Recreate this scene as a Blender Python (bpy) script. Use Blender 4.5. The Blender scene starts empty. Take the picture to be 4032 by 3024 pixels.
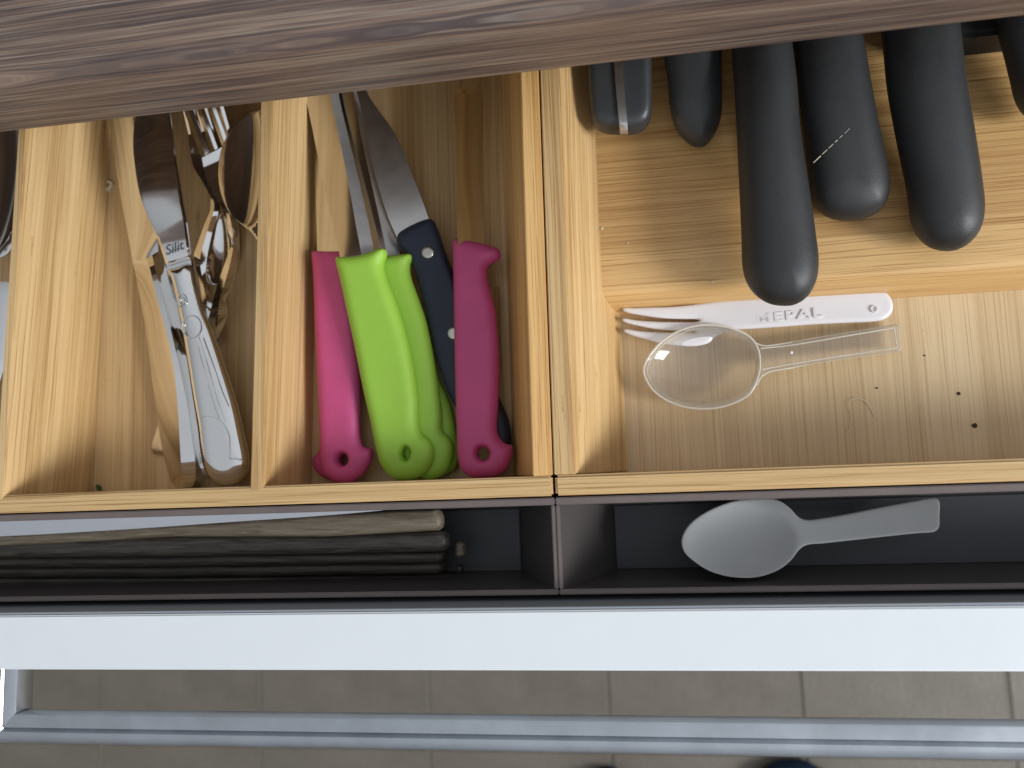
import bpy, bmesh, math, random
import numpy as np
from mathutils import Vector, Matrix
from mathutils.geometry import delaunay_2d_cdt
S = bpy.context.scene
C = S.collection
R = math.radians
random.seed(4)

# ------------------------------------------------------------------ camera
F, CX, CY, H = 3000., 2016., 1512., 390.          # all lengths in mm, z=0 is the drawer bottom
ZY = 323.; ZX = (F*F + 1088*ZY)/20250
WX = np.array([20250, -1088, -F]); WX /= np.linalg.norm(WX)
WZ = -np.array([ZX, ZY, F]); WZ /= np.linalg.norm(WZ)
WY = np.cross(WZ, WX)
cam = bpy.data.cameras.new('camera'); co = bpy.data.objects.new('camera', cam); C.objects.link(co)
m = Matrix(((WX[0], -WX[1], -WX[2], 0), (WY[0], -WY[1], -WY[2], 0), (WZ[0], -WZ[1], -WZ[2], H*.001), (0, 0, 0, 1)))
co.matrix_world = m
cam.sensor_width = 36; cam.lens = 36*F/4032; cam.clip_start = .01; cam.clip_end = 20
cam.dof.use_dof = True; cam.dof.focus_distance = .345; cam.dof.aperture_fstop = 7.5
S.camera = co

# ------------------------------------------------------------------ light: a window to the front right, soft room light
w = bpy.data.worlds.new('World'); S.world = w; w.use_nodes = True
nt = w.node_tree; bg = nt.nodes['Background']
tc = nt.nodes.new('ShaderNodeTexCoord')
dp = nt.nodes.new('ShaderNodeVectorMath'); dp.operation = 'DOT_PRODUCT'
dp.inputs[1].default_value = (.50, -.36, .79)
nt.links.new(tc.outputs['Generated'], dp.inputs[0])
cr = nt.nodes.new('ShaderNodeValToRGB')
cr.color_ramp.elements[0].position = 0.2; cr.color_ramp.elements[0].color = (.16, .155, .15, 1)
cr.color_ramp.elements[1].position = 1.0; cr.color_ramp.elements[1].color = (.86, .92, 1.0, 1)
mp = nt.nodes.new('ShaderNodeMapRange'); mp.inputs[1].default_value = -1; mp.inputs[2].default_value = 1
nt.links.new(dp.outputs['Value'], mp.inputs[0]); nt.links.new(mp.outputs[0], cr.inputs[0])
nt.links.new(cr.outputs[0], bg.inputs[0]); bg.inputs[1].default_value = .84
la = bpy.data.lights.new('window_light', 'AREA'); la.shape = 'RECTANGLE'; la.size = .72; la.size_y = .86
la.energy = 78; la.color = (.93, .97, 1.0)
lo = bpy.data.objects.new('window_light', la); C.objects.link(lo)
LD = Vector((2.1, -.85, 1.12)).normalized()
lo.location = Vector((-.05, .08, .05)) + LD*2.7
lo.rotation_euler = LD.to_track_quat('Z', 'Y').to_euler()
S.view_settings.view_transform = 'Standard'; S.view_settings.look = 'None'
S.view_settings.exposure = -.07; S.view_settings.gamma = 1

# ------------------------------------------------------------------ helpers
def ray(u, v):
    d = np.array([u-CX, v-CY, F]); return WX@d, WY@d, WZ@d
def P(u, v, z):
    a = ray(u, v); t = (z-H)/a[2]; return (a[0]*t, a[1]*t, z)
def PP(u, v, pl):                                  # pl = (z0, a, b): plane z = z0 + a x + b y
    if not isinstance(pl, tuple): return P(u, v, pl)
    wx, wy, wz = ray(u, v); t = (pl[0]-H)/(wz-pl[1]*wx-pl[2]*wy); return (wx*t, wy*t, H+wz*t)
def plane(uA, vA, zA, uB, vB, zB):                 # tilted along A-B, level across it
    A = P(uA, vA, zA); B = P(uB, vB, zB)
    dx, dy = B[0]-A[0], B[1]-A[1]; L2 = dx*dx+dy*dy; k = (zB-zA)/L2
    return (zA-k*(dx*A[0]+dy*A[1]), k*dx, k*dy)
def mesh_obj(name, verts, faces, mat, root=None, smooth=None, loc=None):
    """verts in world mm; the object sits at its root (or at loc)."""
    o0 = Vector(root['_o']) if root is not None else Vector(loc or (0, 0, 0))
    me = bpy.data.meshes.new(name)
    me.from_pydata([((a-o0[0])*.001, (b-o0[1])*.001, (c-o0[2])*.001) for a, b, c in verts], [], faces)
    bm = bmesh.new(); bm.from_mesh(me)
    bmesh.ops.remove_doubles(bm, verts=bm.verts, dist=1e-6)
    bmesh.ops.recalc_face_normals(bm, faces=bm.faces); bm.to_mesh(me); bm.free()
    if smooth is not None:
        me.shade_smooth(); me.set_sharp_from_angle(angle=R(smooth))
    me.materials.append(mat)
    o = bpy.data.objects.new(name, me); C.objects.link(o)
    if root is not None: o.parent = root; o['_o'] = list(o0)
    else: o.location = o0*.001; o['_o'] = list(o0)
    return o
def thing(name, label, cat, o, group=None):
    e = bpy.data.objects.new(name, None); C.objects.link(e); e.location = Vector(o)*.001
    e.empty_display_size = .01
    e['_o'] = list(o); e['label'] = label; e['category'] = cat
    if group: e['group'] = group
    return e
def tag(o, label, cat, group=None):
    o['label'] = label; o['category'] = cat
    if group: o['group'] = group
    return o
def struct(o): o['kind'] = 'structure'; return o
def catmull(pts, n, closed):
    pts = np.array(pts, float); N = len(pts); out = []
    rng = N if closed else N-1
    for i in range(rng):
        p1, p2 = pts[i], pts[(i+1) % N]
        p0 = pts[i-1] if (closed or i > 0) else 2*p1-p2
        p3 = pts[(i+2) % N] if (closed or i+2 < N) else 2*p2-p1
        a = np.linalg.norm((p1-p0)[:2])**.5+1e-6; b = np.linalg.norm((p2-p1)[:2])**.5+1e-6; c = np.linalg.norm((p3-p2)[:2])**.5+1e-6
        m1 = (p2-p1)+b*((p1-p0)/a-(p2-p0)/(a+b)); m2 = (p2-p1)+b*((p3-p2)/c-(p3-p1)/(b+c))
        for k in range(n):
            t = k/n
            out.append((2*t**3-3*t*t+1)*p1+(t**3-2*t*t+t)*m1+(-2*t**3+3*t*t)*p2+(t**3-t*t)*m2)
    if not closed: out.append(pts[-1])
    return np.array(out)
def resample(pts, ds, closed=True):
    pts = np.array(pts); q = np.vstack([pts, pts[:1]]) if closed else pts
    d = np.r_[0, np.cumsum(np.linalg.norm(np.diff(q, axis=0), axis=1))]
    n = max(8, int(d[-1]/ds)); t = np.linspace(0, d[-1], n+1)
    if closed: t = t[:-1]
    return np.c_[np.interp(t, d, q[:, 0]), np.interp(t, d, q[:, 1])]
def pip(p, poly):
    x, y = p[:, 0], p[:, 1]; ins = np.zeros(len(p), bool); n = len(poly)
    for i in range(n):
        x1, y1 = poly[i]; x2, y2 = poly[(i+1) % n]
        if y1 == y2: continue
        c = ((y1 > y) != (y2 > y)) & (x < (x2-x1)*(y-y1)/(y2-y1)+x1); ins ^= c
    return ins
def dist(p, poly):
    a = poly; b = np.roll(poly, -1, 0); best = np.full(len(p), 1e9)
    for i in range(len(a)):
        d = b[i]-a[i]; L = d@d+1e-12
        t = np.clip(((p-a[i])@d)/L, 0, 1); q = a[i]+t[:, None]*d
        best = np.minimum(best, np.hypot(p[:, 0]-q[:, 0], p[:, 1]-q[:, 1]))
    return best
def inflate(name, outline, pl, T, r, mat, root=None, Tb=None, holes=(), hr=None, off=None, ds=1.3, gs=2.4, rings=5, smooth=50, raw=False, topf=None, pw=2.0):
    """a solid whose outline is seen from above: rounded over r at its rim, T thick above its mid plane, Tb below."""
    if Tb is None: Tb = T
    ol = outline if raw else catmull(outline, 8, True)
    W = np.array([PP(u, v, pl)[:2] for u, v in ol]); W = resample(W, ds)
    hs = []
    for (u, v, ru, rv) in holes:
        hs.append(np.array([PP(u+ru*math.cos(a), v+rv*math.sin(a), pl)[:2] for a in np.linspace(0, 2*math.pi, 21)[:-1]]))
    polys = [W]+hs
    pts = list(W); 
    cons = [(i, (i+1) % len(W)) for i in range(len(W))]; base = len(W)
    for h in hs:
        pts += list(h); cons += [(base+i, base+(i+1) % len(h)) for i in range(len(h))]; base += len(h)
    nb = base
    def dall(p):
        d = dist(p, W)
        return d
    def dh(p):
        d = np.full(len(p), 1e9)
        for h in hs: d = np.minimum(d, dist(p, h))
        return d
    rh = hr or r
    cand = []
    for pi, pg in enumerate(polys):
        rr = r if pi == 0 else rh
        tn = np.roll(pg, -1, 0)-np.roll(pg, 1, 0); tn /= np.linalg.norm(tn, axis=1)[:, None]+1e-9
        nr = np.c_[-tn[:, 1], tn[:, 0]]
        t = pg+nr*.01; s = 1 if (pip(t[:1], pg)[0] == (pi == 0)) else -1
        tests = pip(pg+nr*.05, pg).mean() > .5
        s = 1 if (tests == (pi == 0)) else -1
        for k in range(1, rings+1):
            dk = rr*(1-math.cos(math.pi/2*k/rings))
            q = pg+nr*s*dk
            cand.append((q, dk, pi))
    keep = []
    for q, dk, pi in cand:
        ins = pip(q, W)
        for h in hs: ins &= ~pip(q, h)
        dd = np.minimum(dall(q), dh(q)); q = q[ins & (dd > dk*.93)]
        keep.append(q)
    mn, mx = W.min(0), W.max(0)
    gx, gy = np.meshgrid(np.arange(mn[0], mx[0], gs), np.arange(mn[1], mx[1], gs)); g = np.c_[gx.ravel(), gy.ravel()]
    g += (np.random.RandomState(3).rand(*g.shape)-.5)*gs*.1
    ins = pip(g, W)
    for h in hs: ins &= ~pip(g, h)
    g = g[ins]
    g = g[(dall(g) > r+gs*.3) & (dh(g) > rh+gs*.3)]
    keep.append(g)
    inner = np.vstack(keep)
    # thin out near-duplicates
    cell = {}; sel = []
    mind = min(.35, r*.06+.02)
    for i, p in enumerate(inner):
        k = (int(p[0]/mind), int(p[1]/mind))
        if k in cell: continue
        cell[k] = 1; sel.append(i)
    inner = inner[sel]
    allp = np.vstack([np.array(pts), inner])
    vs, es, fs, ov, oe, of = delaunay_2d_cdt([Vector(p) for p in allp], cons, [], 0, 1e-5)
    vs = np.array([(v.x, v.y) for v in vs]); isb = np.array([any(j < nb for j in o) for o in ov])
    tri = np.array([f for f in fs if len(f) == 3]); cen = vs[tri].mean(1)
    ok = pip(cen, W)
    for h in hs: ok &= ~pip(cen, h)
    tri = tri[ok]
    d1 = dall(vs); d2 = dh(vs)
    def prof(d, rr): return np.power(np.clip(1-(1-np.clip(d/rr, 0, 1))**pw, 0, 1), 1/pw)
    pr = prof(d1, r)*(prof(d2, rh) if hs else 1); pr[isb] = 0
    if isinstance(pl, tuple): z0 = pl[0]+pl[1]*vs[:, 0]+pl[2]*vs[:, 1]
    else: z0 = np.full(len(vs), float(pl))
    if off is not None: z0 = z0+off(vs[:, 0], vs[:, 1], d1)
    zt = z0+T*pr*(1 if topf is None else topf(vs[:, 0], vs[:, 1], d1)); zb = z0-Tb*pr
    n = len(vs); idx = np.arange(n, 2*n); idx[isb] = np.arange(n)[isb]
    verts = [(a, b, c) for (a, b), c in zip(vs, zt)]+[(a, b, c) for (a, b), c in zip(vs, zb)]
    faces = [tuple(t) for t in tri]+[tuple(int(idx[j]) for j in t[::-1]) for t in tri]
    o0 = root['_o'] if root is not None else P(*np.mean(np.array(outline)[:, :2], 0), 6)
    return mesh_obj(name, verts, faces, mat, root, smooth, o0)
def ribbon(name, rows, mat, root=None, thick=1.2, n=5, smooth=30, under=None):
    """rows across the length, each a tuple of (u, v, z); solid with a flat underside thick below the rims."""
    A = np.array(rows, float); k = A.shape[1]
    cols = [catmull(A[:, j, :], n, False) for j in range(k)]; m_ = len(cols[0])
    top = [[P(*cols[j][i]) for j in range(k)] for i in range(m_)]
    V = []; Fc = []
    for i in range(m_):
        V += top[i]
        zz = [top[i][j][2]-thick for j in range(k)]
        if under is not None: zz = [min(top[i][0][2], top[i][-1][2])-under]*k
        V += [(top[i][j][0], top[i][j][1], zz[j]) for j in range(k)]
    w2 = 2*k
    for i in range(m_-1):
        a, b = i*w2, (i+1)*w2
        for j in range(k-1):
            Fc.append((a+j, a+j+1, b+j+1, b+j)); Fc.append((a+k+j, b+k+j, b+k+j+1, a+k+j+1))
        Fc.append((a, b, b+k, a+k)); Fc.append((a+k-1, a+2*k-1, b+2*k-1, b+k-1))
    for a in (0, (m_-1)*w2):
        Fc.append(tuple(range(a, a+k))+tuple(range(a+2*k-1, a+k-1, -1)))
    o0 = root['_o'] if root is not None else V[0]
    return mesh_obj(name, V, Fc, mat, root, smooth, o0)
def prism(name, prof, axis, ends, mat, root=None, bev=0., seg=2, smooth=40, loc=None):
    """prof: (a, z) section; swept along 'y' (a = x) or 'x' (a = y). ends = two (pos, shift) pairs, or callables."""
    n = len(prof); V = []
    for pos, sh in ends:
        for a, z in prof:
            V.append((a+sh, pos, z) if axis == 'y' else (pos, a+sh, z))
    Fc = [tuple(range(n)), tuple(range(2*n-1, n-1, -1))]+[(i, (i+1) % n, n+(i+1) % n, n+i) for i in range(n)]
    o = mesh_obj(name, V, Fc, mat, root, None, loc)
    if bev:
        bm = bmesh.new(); bm.from_mesh(o.data)
        bmesh.ops.bevel(bm, geom=list(bm.edges), offset=bev*.001, segments=seg, affect='EDGES', clamp_overlap=True)
        bm.to_mesh(o.data); bm.free(); o.data.shade_smooth(); o.data.set_sharp_from_angle(angle=R(smooth))
    return o
def box(name, x0, x1, y0, y1, z0, z1, mat, root=None, bev=.4, loc=None, seg=2):
    return prism(name, [(x0, z0), (x1, z0), (x1, z1), (x0, z1)], 'y', [(y0, 0), (y1, 0)], mat, root, bev, seg, 40, loc)

# ------------------------------------------------------------------ materials
def newmat(name):
    M = bpy.data.materials.new(name); M.use_nodes = True
    return M, M.node_tree, M.node_tree.nodes['Principled BSDF']
class G:                                            # small node-graph writer
    def __init__(s, nt): s.nt = nt
    def n(s, t, ins=(), **kw):
        x = s.nt.nodes.new('ShaderNode'+t)
        for k, v in kw.items(): setattr(x, k, v)
        for i, v in (ins.items() if isinstance(ins, dict) else enumerate(ins)):
            if v is None: continue
            if hasattr(v, 'is_output') or isinstance(v, bpy.types.NodeSocket): s.nt.links.new(v, x.inputs[i])
            else: x.inputs[i].default_value = v
        return x
    def m(s, op, a, b=0., c=None):
        return s.n('Math', [a, b, c] if c is not None else [a, b], operation=op).outputs[0]
    def ramp(s, f, stops, interp='LINEAR'):
        x = s.n('ValToRGB', [f]); e = x.color_ramp.elements; x.color_ramp.interpolation = interp
        while len(e) < len(stops): e.new(.5)
        for q, (p, c) in zip(e, stops):
            q.position = p; q.color = (*c, 1) if len(c) == 3 else c
        return x.outputs[0]
    def mix(s, f, a, b, t='MIX'):
        x = s.n('Mix', data_type='RGBA', blend_type=t)
        for i, v in ((0, f), (6, a), (7, b)):
            if isinstance(v, bpy.types.NodeSocket): s.nt.links.new(v, x.inputs[i])
            else: x.inputs[i].default_value = v if i == 0 else (*v, 1)
        return x.outputs[2]
def bamboo(name, axis, base=(.60, .40, .20), strip=9., seed=0., dark=1., coarse=1., con=1.):
    M, nt, b = newmat(name); g = G(nt)
    tc = g.n('TexCoord').outputs['Object']; sp = g.n('SeparateXYZ', [tc])
    k = 1000.
    X, Y, Zc = [g.m('MULTIPLY', sp.outputs[i], k) for i in range(3)]
    al, ac = (X, Y) if axis == 'x' else (Y, X)
    acz = g.m('ADD', g.m('ADD', ac, Zc), 500.+seed)
    wob = g.n('TexNoise', {'Vector': g.n('CombineXYZ', [g.m('MULTIPLY', al, .012), g.m('MULTIPLY', acz, .03), seed]).outputs[0], 'Scale': 1., 'Detail': 1.}).outputs[0]
    accw = g.m('ADD', acz, g.m('MULTIPLY', wob, 2.2))
    sid = g.m('FLOOR', g.m('DIVIDE', acz, strip))
    wn = g.n('TexWhiteNoise', {'Vector': g.n('CombineXYZ', [sid, seed, 3.]).outputs[0]}, noise_dimensions='3D').outputs['Value']
    def st(fa, fc, det=3., sd=0.):
        return g.n('TexNoise', {'Vector': g.n('CombineXYZ', [g.m('MULTIPLY', al, fa), g.m('MULTIPLY', accw, fc), g.m('ADD', g.m('MULTIPLY', sid, 3.7), sd)]).outputs[0], 'Scale': 1., 'Detail': det, 'Roughness': .6}).outputs[0]
    f1 = st(.005, .7, 3.); f2 = st(.004, .16, 2., 9.); f3 = st(.011*coarse, 1.5*coarse, 2., 21.)
    ft = st(.16, 3.2, 3., 41.)
    t = g.m('ADD', g.m('ADD', g.m('MULTIPLY', f1, .5), g.m('MULTIPLY', ft, .12)), g.m('ADD', g.m('MULTIPLY', f2, .3), g.m('MULTIPLY', wn, .22)))
    B = np.array(base); K = lambda a: tuple(np.minimum(B*(1+(np.array(a)-1)*con), .92))
    col = g.ramp(t, [(.42, K([.72, .64, .55])), (.53, K([.90, .87, .81])), (.60, K([1, 1, 1])), (.70, K([1.12, 1.16, 1.22]))])
    dk = g.ramp(f3, [(.57, (0, 0, 0)), (.64, (1, 1, 1))])
    col = g.mix(g.m('MULTIPLY', dk, .62*dark), col, tuple(B*np.array([.52, .36, .22])))
    lt = g.ramp(f3, [(.36, (1, 1, 1)), (.44, (0, 0, 0))])
    col = g.mix(g.m('MULTIPLY', lt, .28*con), col, tuple(np.minimum(B*np.array([1.3, 1.4, 1.6]), .9)))
    # bamboo nodes: short brown marks where the cane's joints fall
    vo = g.n('TexVoronoi', {'Vector': g.n('CombineXYZ', [g.m('MULTIPLY', al, .0125), g.m('DIVIDE', acz, strip), 0.]).outputs[0], 'Scale': 1.}, feature='F1')
    ns = g.n('TexNoise', {'Vector': g.n('CombineXYZ', [g.m('MULTIPLY', al, .5), g.m('MULTIPLY', acz, 1.3), 0.]).outputs[0], 'Scale': 1.}).outputs[0]
    kd = g.m('ADD', vo.outputs['Distance'], g.m('MULTIPLY', g.m('SUBTRACT', ns, .5), .22))
    kn = g.ramp(kd, [(.05, (1, 1, 1)), (.11, (0, 0, 0))])
    col = g.mix(g.m('MULTIPLY', kn, .55), col, tuple(B*np.array([.52, .38, .24])))
    nt.links.new(col, b.inputs['Base Color'])
    bp = g.n('Bump', {'Strength': .35, 'Distance': .00025, 'Height': g.m('SUBTRACT', f1, g.m('MULTIPLY', dk, .5))})
    nt.links.new(bp.outputs[0], b.inputs['Normal'])
    rg = g.m('ADD', g.m('MULTIPLY', f1, .2), .3); nt.links.new(rg, b.inputs['Roughness'])
    b.inputs['Specular IOR Level'].default_value = .45
    return M
BXT = bamboo('bamboo_rail', 'x', (.60, .395, .18), 30., 5., 1.2)
BXS = bamboo('bamboo_platform', 'x', (.64, .39, .155), 40., 12., 1.2, 1.05, .8)
BY = bamboo('bamboo_grain_y', 'y', (.62, .405, .185), 9., 3., 1.)
BYF = bamboo('bamboo_floor', 'y', (.60, .40, .19), 17., 7., .6, 1., .8)
BYP = bamboo('bamboo_floor_pale', 'y', (.64, .465, .26), 26., 13., .6, 1., .55)
BYO = bamboo('bamboo_orange', 'y', (.72, .42, .155), 7., 23., 1.2)

def simple(name, col, rough=.5, metal=0., spec=.5, bump=0., bs=600., var=.0, sub=0., coat=0., rvar=0.):
    M, nt, b = newmat(name); g = G(nt)
    b.inputs['Roughness'].default_value = rough; b.inputs['Metallic'].default_value = metal
    b.inputs['Specular IOR Level'].default_value = spec; b.inputs['Coat Weight'].default_value = coat
    tc = g.n('TexCoord').outputs['Object']
    n1 = g.n('TexNoise', {'Vector': tc, 'Scale': 60., 'Detail': 5.}).outputs[0]
    c = g.ramp(n1, [(.3, tuple(np.array(col)*(1-var))), (.7, tuple(np.minimum(np.array(col)*(1+var), 1)))])
    nt.links.new(c, b.inputs['Base Color'])
    if rvar:
        n2 = g.n('TexNoise', {'Vector': tc, 'Scale': 140., 'Detail': 6., 'Roughness': .7}).outputs[0]
        nt.links.new(g.m('ADD', g.m('MULTIPLY', g.m('SUBTRACT', n2, .5), rvar), rough), b.inputs['Roughness'])
    if bump:
        n3 = g.n('TexNoise', {'Vector': tc, 'Scale': bs, 'Detail': 3.}).outputs[0]
        nt.links.new(g.n('Bump', {'Strength': bump, 'Distance': .0003, 'Height': n3}).outputs[0], b.inputs['Normal'])
    if sub:
        b.inputs['Subsurface Weight'].default_value = sub; b.inputs['Subsurface Radius'].default_value = (.004, .004, .004)
    return M
GREEN = simple('green_plastic', (.285, .50, .05), .52, 0, .45, .25, 1500, .03, rvar=.1)
PINK = simple('pink_plastic', (.52, .072, .205), .5, 0, .4, .25, 1500, .05, rvar=.12)
NAVY = simple('navy_plastic', (.012, .016, .030), .5, 0, .4, .3, 1500, .1)
BLACK = simple('black_rubber', (.021, .021, .021), .5, 0, .5, .35, 1800, .12, rvar=.16)
BLACKG = simple('grey_black_plastic', (.035, .036, .036), .4, 0, .5, .3, 1500, .1)
STEEL = simple('polished_steel', (.74, .73, .71), .08, 1., .5, 0, 300, .02, rvar=.06)
STEELM = simple('satin_steel', (.58, .56, .53), .34, 1., .5, .1, 900, .05, rvar=.15)
RIVET = simple('rivet_steel', (.55, .52, .47), .3, 1.)
ENG = simple('engraving', (.12, .12, .12), .6, .3)
WPL = simple('milky_plastic', (.74, .70, .70), .38, 0, .5, .1, 900, .02, sub=.25)
GREYP = simple('grey_plastic', (.42, .42, .415), .45, 0, .4, .15, 900, .03)
PAPER = simple('pale_sheet', (.42, .43, .46), .6, 0, .3, 0)
WHITE = simple('white_lacquer', (.755, .775, .785), .32, 0, .5, .12, 250, .012, rvar=.1)
INNER = simple('drawer_inner', (.30, .32, .34), .5, 0)
BASE = simple('drawer_base', (.10, .10, .105), .6, 0)
FIBRE = simple('pale_fibre', (.75, .66, .5), .6)
LEAF = simple('green_crumb', (.03, .09, .02), .6)
DIRT = simple('dark_crumb', (.05, .03, .015), .7)
CRUMB = simple('pale_crumb', (.75, .68, .52), .7)
NAVYF = simple('navy_cloth', (.016, .030, .055), .9, 0, .1, .6, 900, .2)
GROUT = simple('grout', (.185, .163, .135), .9, 0, .2, .3, 900, .08)

def brushed(name, col, rough, axis='x'):
    M, nt, b = newmat(name); g = G(nt)
    tc = g.n('TexCoord').outputs['Object']
    mpn = g.n('Mapping', {'Vector': tc, 'Scale': (12, 1400, 1400) if axis == 'x' else (1400, 12, 1400)})
    n1 = g.n('TexNoise', {'Vector': mpn.outputs[0], 'Scale': 1., 'Detail': 4.}).outputs[0]
    sm = g.n('TexNoise', {'Vector': tc, 'Scale': 28., 'Detail': 5., 'Roughness': .65}).outputs[0]
    b.inputs['Metallic'].default_value = 1.
    nt.links.new(g.ramp(sm, [(.35, tuple(np.array(col)*.88)), (.65, tuple(np.array(col)*1.06))]), b.inputs['Base Color'])
    nt.links.new(g.m('ADD', g.m('MULTIPLY', n1, .12), g.m('ADD', g.m('MULTIPLY', sm, .15), rough-.13)), b.inputs['Roughness'])
    nt.links.new(g.n('Bump', {'Strength': .12, 'Distance': .0001, 'Height': n1}).outputs[0], b.inputs['Normal'])
    return M
ALU = brushed('brushed_aluminium', (.47, .495, .525), .33, 'x')
ALUY = brushed('brushed_aluminium_post', (.62, .64, .67), .22, 'y')
STEELP = simple('polished_blade', (.66, .65, .63), .13, 1., .5, 0, 300, .02, rvar=.08)
BLADE = brushed('ground_steel', (.80, .80, .80), .46, 'y')

def laminate():
    M, nt, b = newmat('dark_wood_laminate'); g = G(nt)
    tc = g.n('TexCoord').outputs['Object']; sp = g.n('SeparateXYZ', [tc])
    X = g.m('MULTIPLY', sp.outputs[0], 1000.); Yy = g.m('MULTIPLY', g.m('SUBTRACT', sp.outputs[1], sp.outputs[2]), 1000.)
    wob = g.n('TexNoise', {'Vector': g.n('CombineXYZ', [g.m('MULTIPLY', X, .010), g.m('MULTIPLY', Yy, .035), 0.]).outputs[0], 'Scale': 1., 'Detail': 3.}).outputs[0]
    Yw = g.m('ADD', Yy, g.m('MULTIPLY', wob, 3.))
    def st(fx, fy, s, d=4.):
        return g.n('TexNoise', {'Vector': g.n('CombineXYZ', [g.m('MULTIPLY', X, fx), g.m('MULTIPLY', Yw, fy), s]).outputs[0], 'Scale': 1., 'Detail': d, 'Roughness': .62}).outputs[0]
    a = st(.006, .40, 0., 3.); c = st(.009, 1.25, 5., 4.); d = st(.004, .10, 11., 2.); e = st(.010, 1.1, 17., 2.); h_ = st(.014, 2.6, 23., 3.)
    t = g.m('ADD', g.m('ADD', g.m('MULTIPLY', a, .26), g.m('MULTIPLY', h_, .22)), g.m('ADD', g.m('MULTIPLY', c, .36), g.m('MULTIPLY', d, .16)))
    col = g.ramp(t, [(.42, (.072, .052, .047)), (.475, (.145, .097, .076)), (.525, (.218, .142, .102)), (.59, (.34, .255, .19))])
    dk = g.ramp(e, [(.53, (0, 0, 0)), (.60, (1, 1, 1))]); col = g.mix(g.m('MULTIPLY', dk, .72), col, (.055, .036, .038))
    gy = g.ramp(st(.007, .8, 31., 2.), [(.57, (0, 0, 0)), (.66, (1, 1, 1))]); col = g.mix(g.m('MULTIPLY', gy, .5), col, (.31, .265, .215))
    nt.links.new(col, b.inputs['Base Color'])
    hgt = g.m('SUBTRACT', g.m('ADD', c, g.m('MULTIPLY', a, .6)), g.m('MULTIPLY', dk, .5))
    nt.links.new(g.n('Bump', {'Strength': .5, 'Distance': .0006, 'Height': hgt}).outputs[0], b.inputs['Normal'])
    nt.links.new(g.m('ADD', g.m('MULTIPLY', c, .25), .32), b.inputs['Roughness'])
    return M
LAM = laminate()
def tilemat():
    M, nt, b = newmat('brown_floor_tile'); g = G(nt)
    tc = g.n('TexCoord').outputs['Object']
    n1 = g.n('TexNoise', {'Vector': tc, 'Scale': 9., 'Detail': 6., 'Roughness': .6}).outputs[0]
    n2 = g.n('TexNoise', {'Vector': tc, 'Scale': 160., 'Detail': 3.}).outputs[0]
    c = g.ramp(g.m('ADD', g.m('MULTIPLY', n1, .75), g.m('MULTIPLY', n2, .25)), [(.35, (.125, .105, .080)), (.65, (.175, .150, .118))])
    nt.links.new(c, b.inputs['Base Color']); b.inputs['Roughness'].default_value = .55
    nt.links.new(g.n('Bump', {'Strength': .3, 'Distance': .002, 'Height': n2}).outputs[0], b.inputs['Normal'])
    return M
TILE = tilemat()
def darkwood(name, c0, c1):
    M, nt, b = newmat(name); g = G(nt)
    tc = g.n('TexCoord').outputs['Object']
    mpn = g.n('Mapping', {'Vector': tc, 'Scale': (45, 700, 700)})
    n1 = g.n('TexNoise', {'Vector': mpn.outputs[0], 'Scale': 1., 'Detail': 6., 'Roughness': .7, 'Distortion': .6}).outputs[0]
    nt.links.new(g.ramp(n1, [(.38, c0), (.62, c1)]), b.inputs['Base Color']); b.inputs['Roughness'].default_value = .5
    nt.links.new(g.n('Bump', {'Strength': .5, 'Distance': .0003, 'Height': n1}).outputs[0], b.inputs['Normal'])
    return M
WOODL = darkwood('weathered_brown_wood', (.10, .078, .052), (.21, .17, .12))
WOODD = darkwood('dark_brown_wood', (.020, .017, .014), (.075, .062, .048))
def boxmat():
    M, nt, b = newmat('smoked_plastic'); g = G(nt)
    tc = g.n('TexCoord').outputs['Object']
    n = g.n('TexNoise', {'Vector': tc, 'Scale': 500., 'Detail': 4.}).outputs[0]
    b.inputs['Base Color'].default_value = (.10, .086, .082, 1); b.inputs['Roughness'].default_value = .33
    b.inputs['Transmission Weight'].default_value = .22; b.inputs['IOR'].default_value = 1.45
    nt.links.new(g.n('Bump', {'Strength': .15, 'Distance': .0002, 'Height': n}).outputs[0], b.inputs['Normal'])
    return M
SMOKE = boxmat()
SMOKEB = simple('smoked_plastic_floor', (.062, .062, .067), .5, 0, .5, .2, 900, .05)
RIM = simple('smoked_plastic_rim', (.15, .115, .105), .35, 0, .5, .2, 900, .08)
def clearmat():
    M = bpy.data.materials.new('clear_plastic'); M.use_nodes = True; nt = M.node_tree; g = G(nt)
    for x in list(nt.nodes):
        if x.type != 'OUTPUT_MATERIAL': nt.nodes.remove(x)
    out = nt.nodes['Material Output']
    fr = g.n('LayerWeight', [.42]).outputs['Facing']
    tr = g.n('BsdfTransparent'); tr.inputs[0].default_value = (.985, .98, .97, 1)
    gl = g.n('BsdfGlossy'); gl.inputs['Roughness'].default_value = .06
    df = g.n('BsdfTranslucent'); df.inputs[0].default_value = (.9, .85, .76, 1)
    d2 = g.n('BsdfDiffuse'); d2.inputs[0].default_value = (.85, .80, .72, 1)
    fre = g.m('MULTIPLY', g.n('Fresnel', [1.42]).outputs[0], .75)
    mw = g.n('MixShader', [.5, df.outputs[0], d2.outputs[0]])
    m1 = g.n('MixShader', [g.m('ADD', g.m('MULTIPLY', g.m('POWER', fr, 1.3), .75), .13), tr.outputs[0], mw.outputs[0]])
    m2 = g.n('MixShader', [fre, m1.outputs[0], gl.outputs[0]])
    nt.links.new(m2.outputs[0], out.inputs[0]); return M
CLEAR = clearmat()
CLEARR = simple('clear_plastic_bead', (.82, .76, .64), .2, 0, .6)
CLEARR.node_tree.nodes['Principled BSDF'].inputs['Alpha'].default_value = .6

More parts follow.
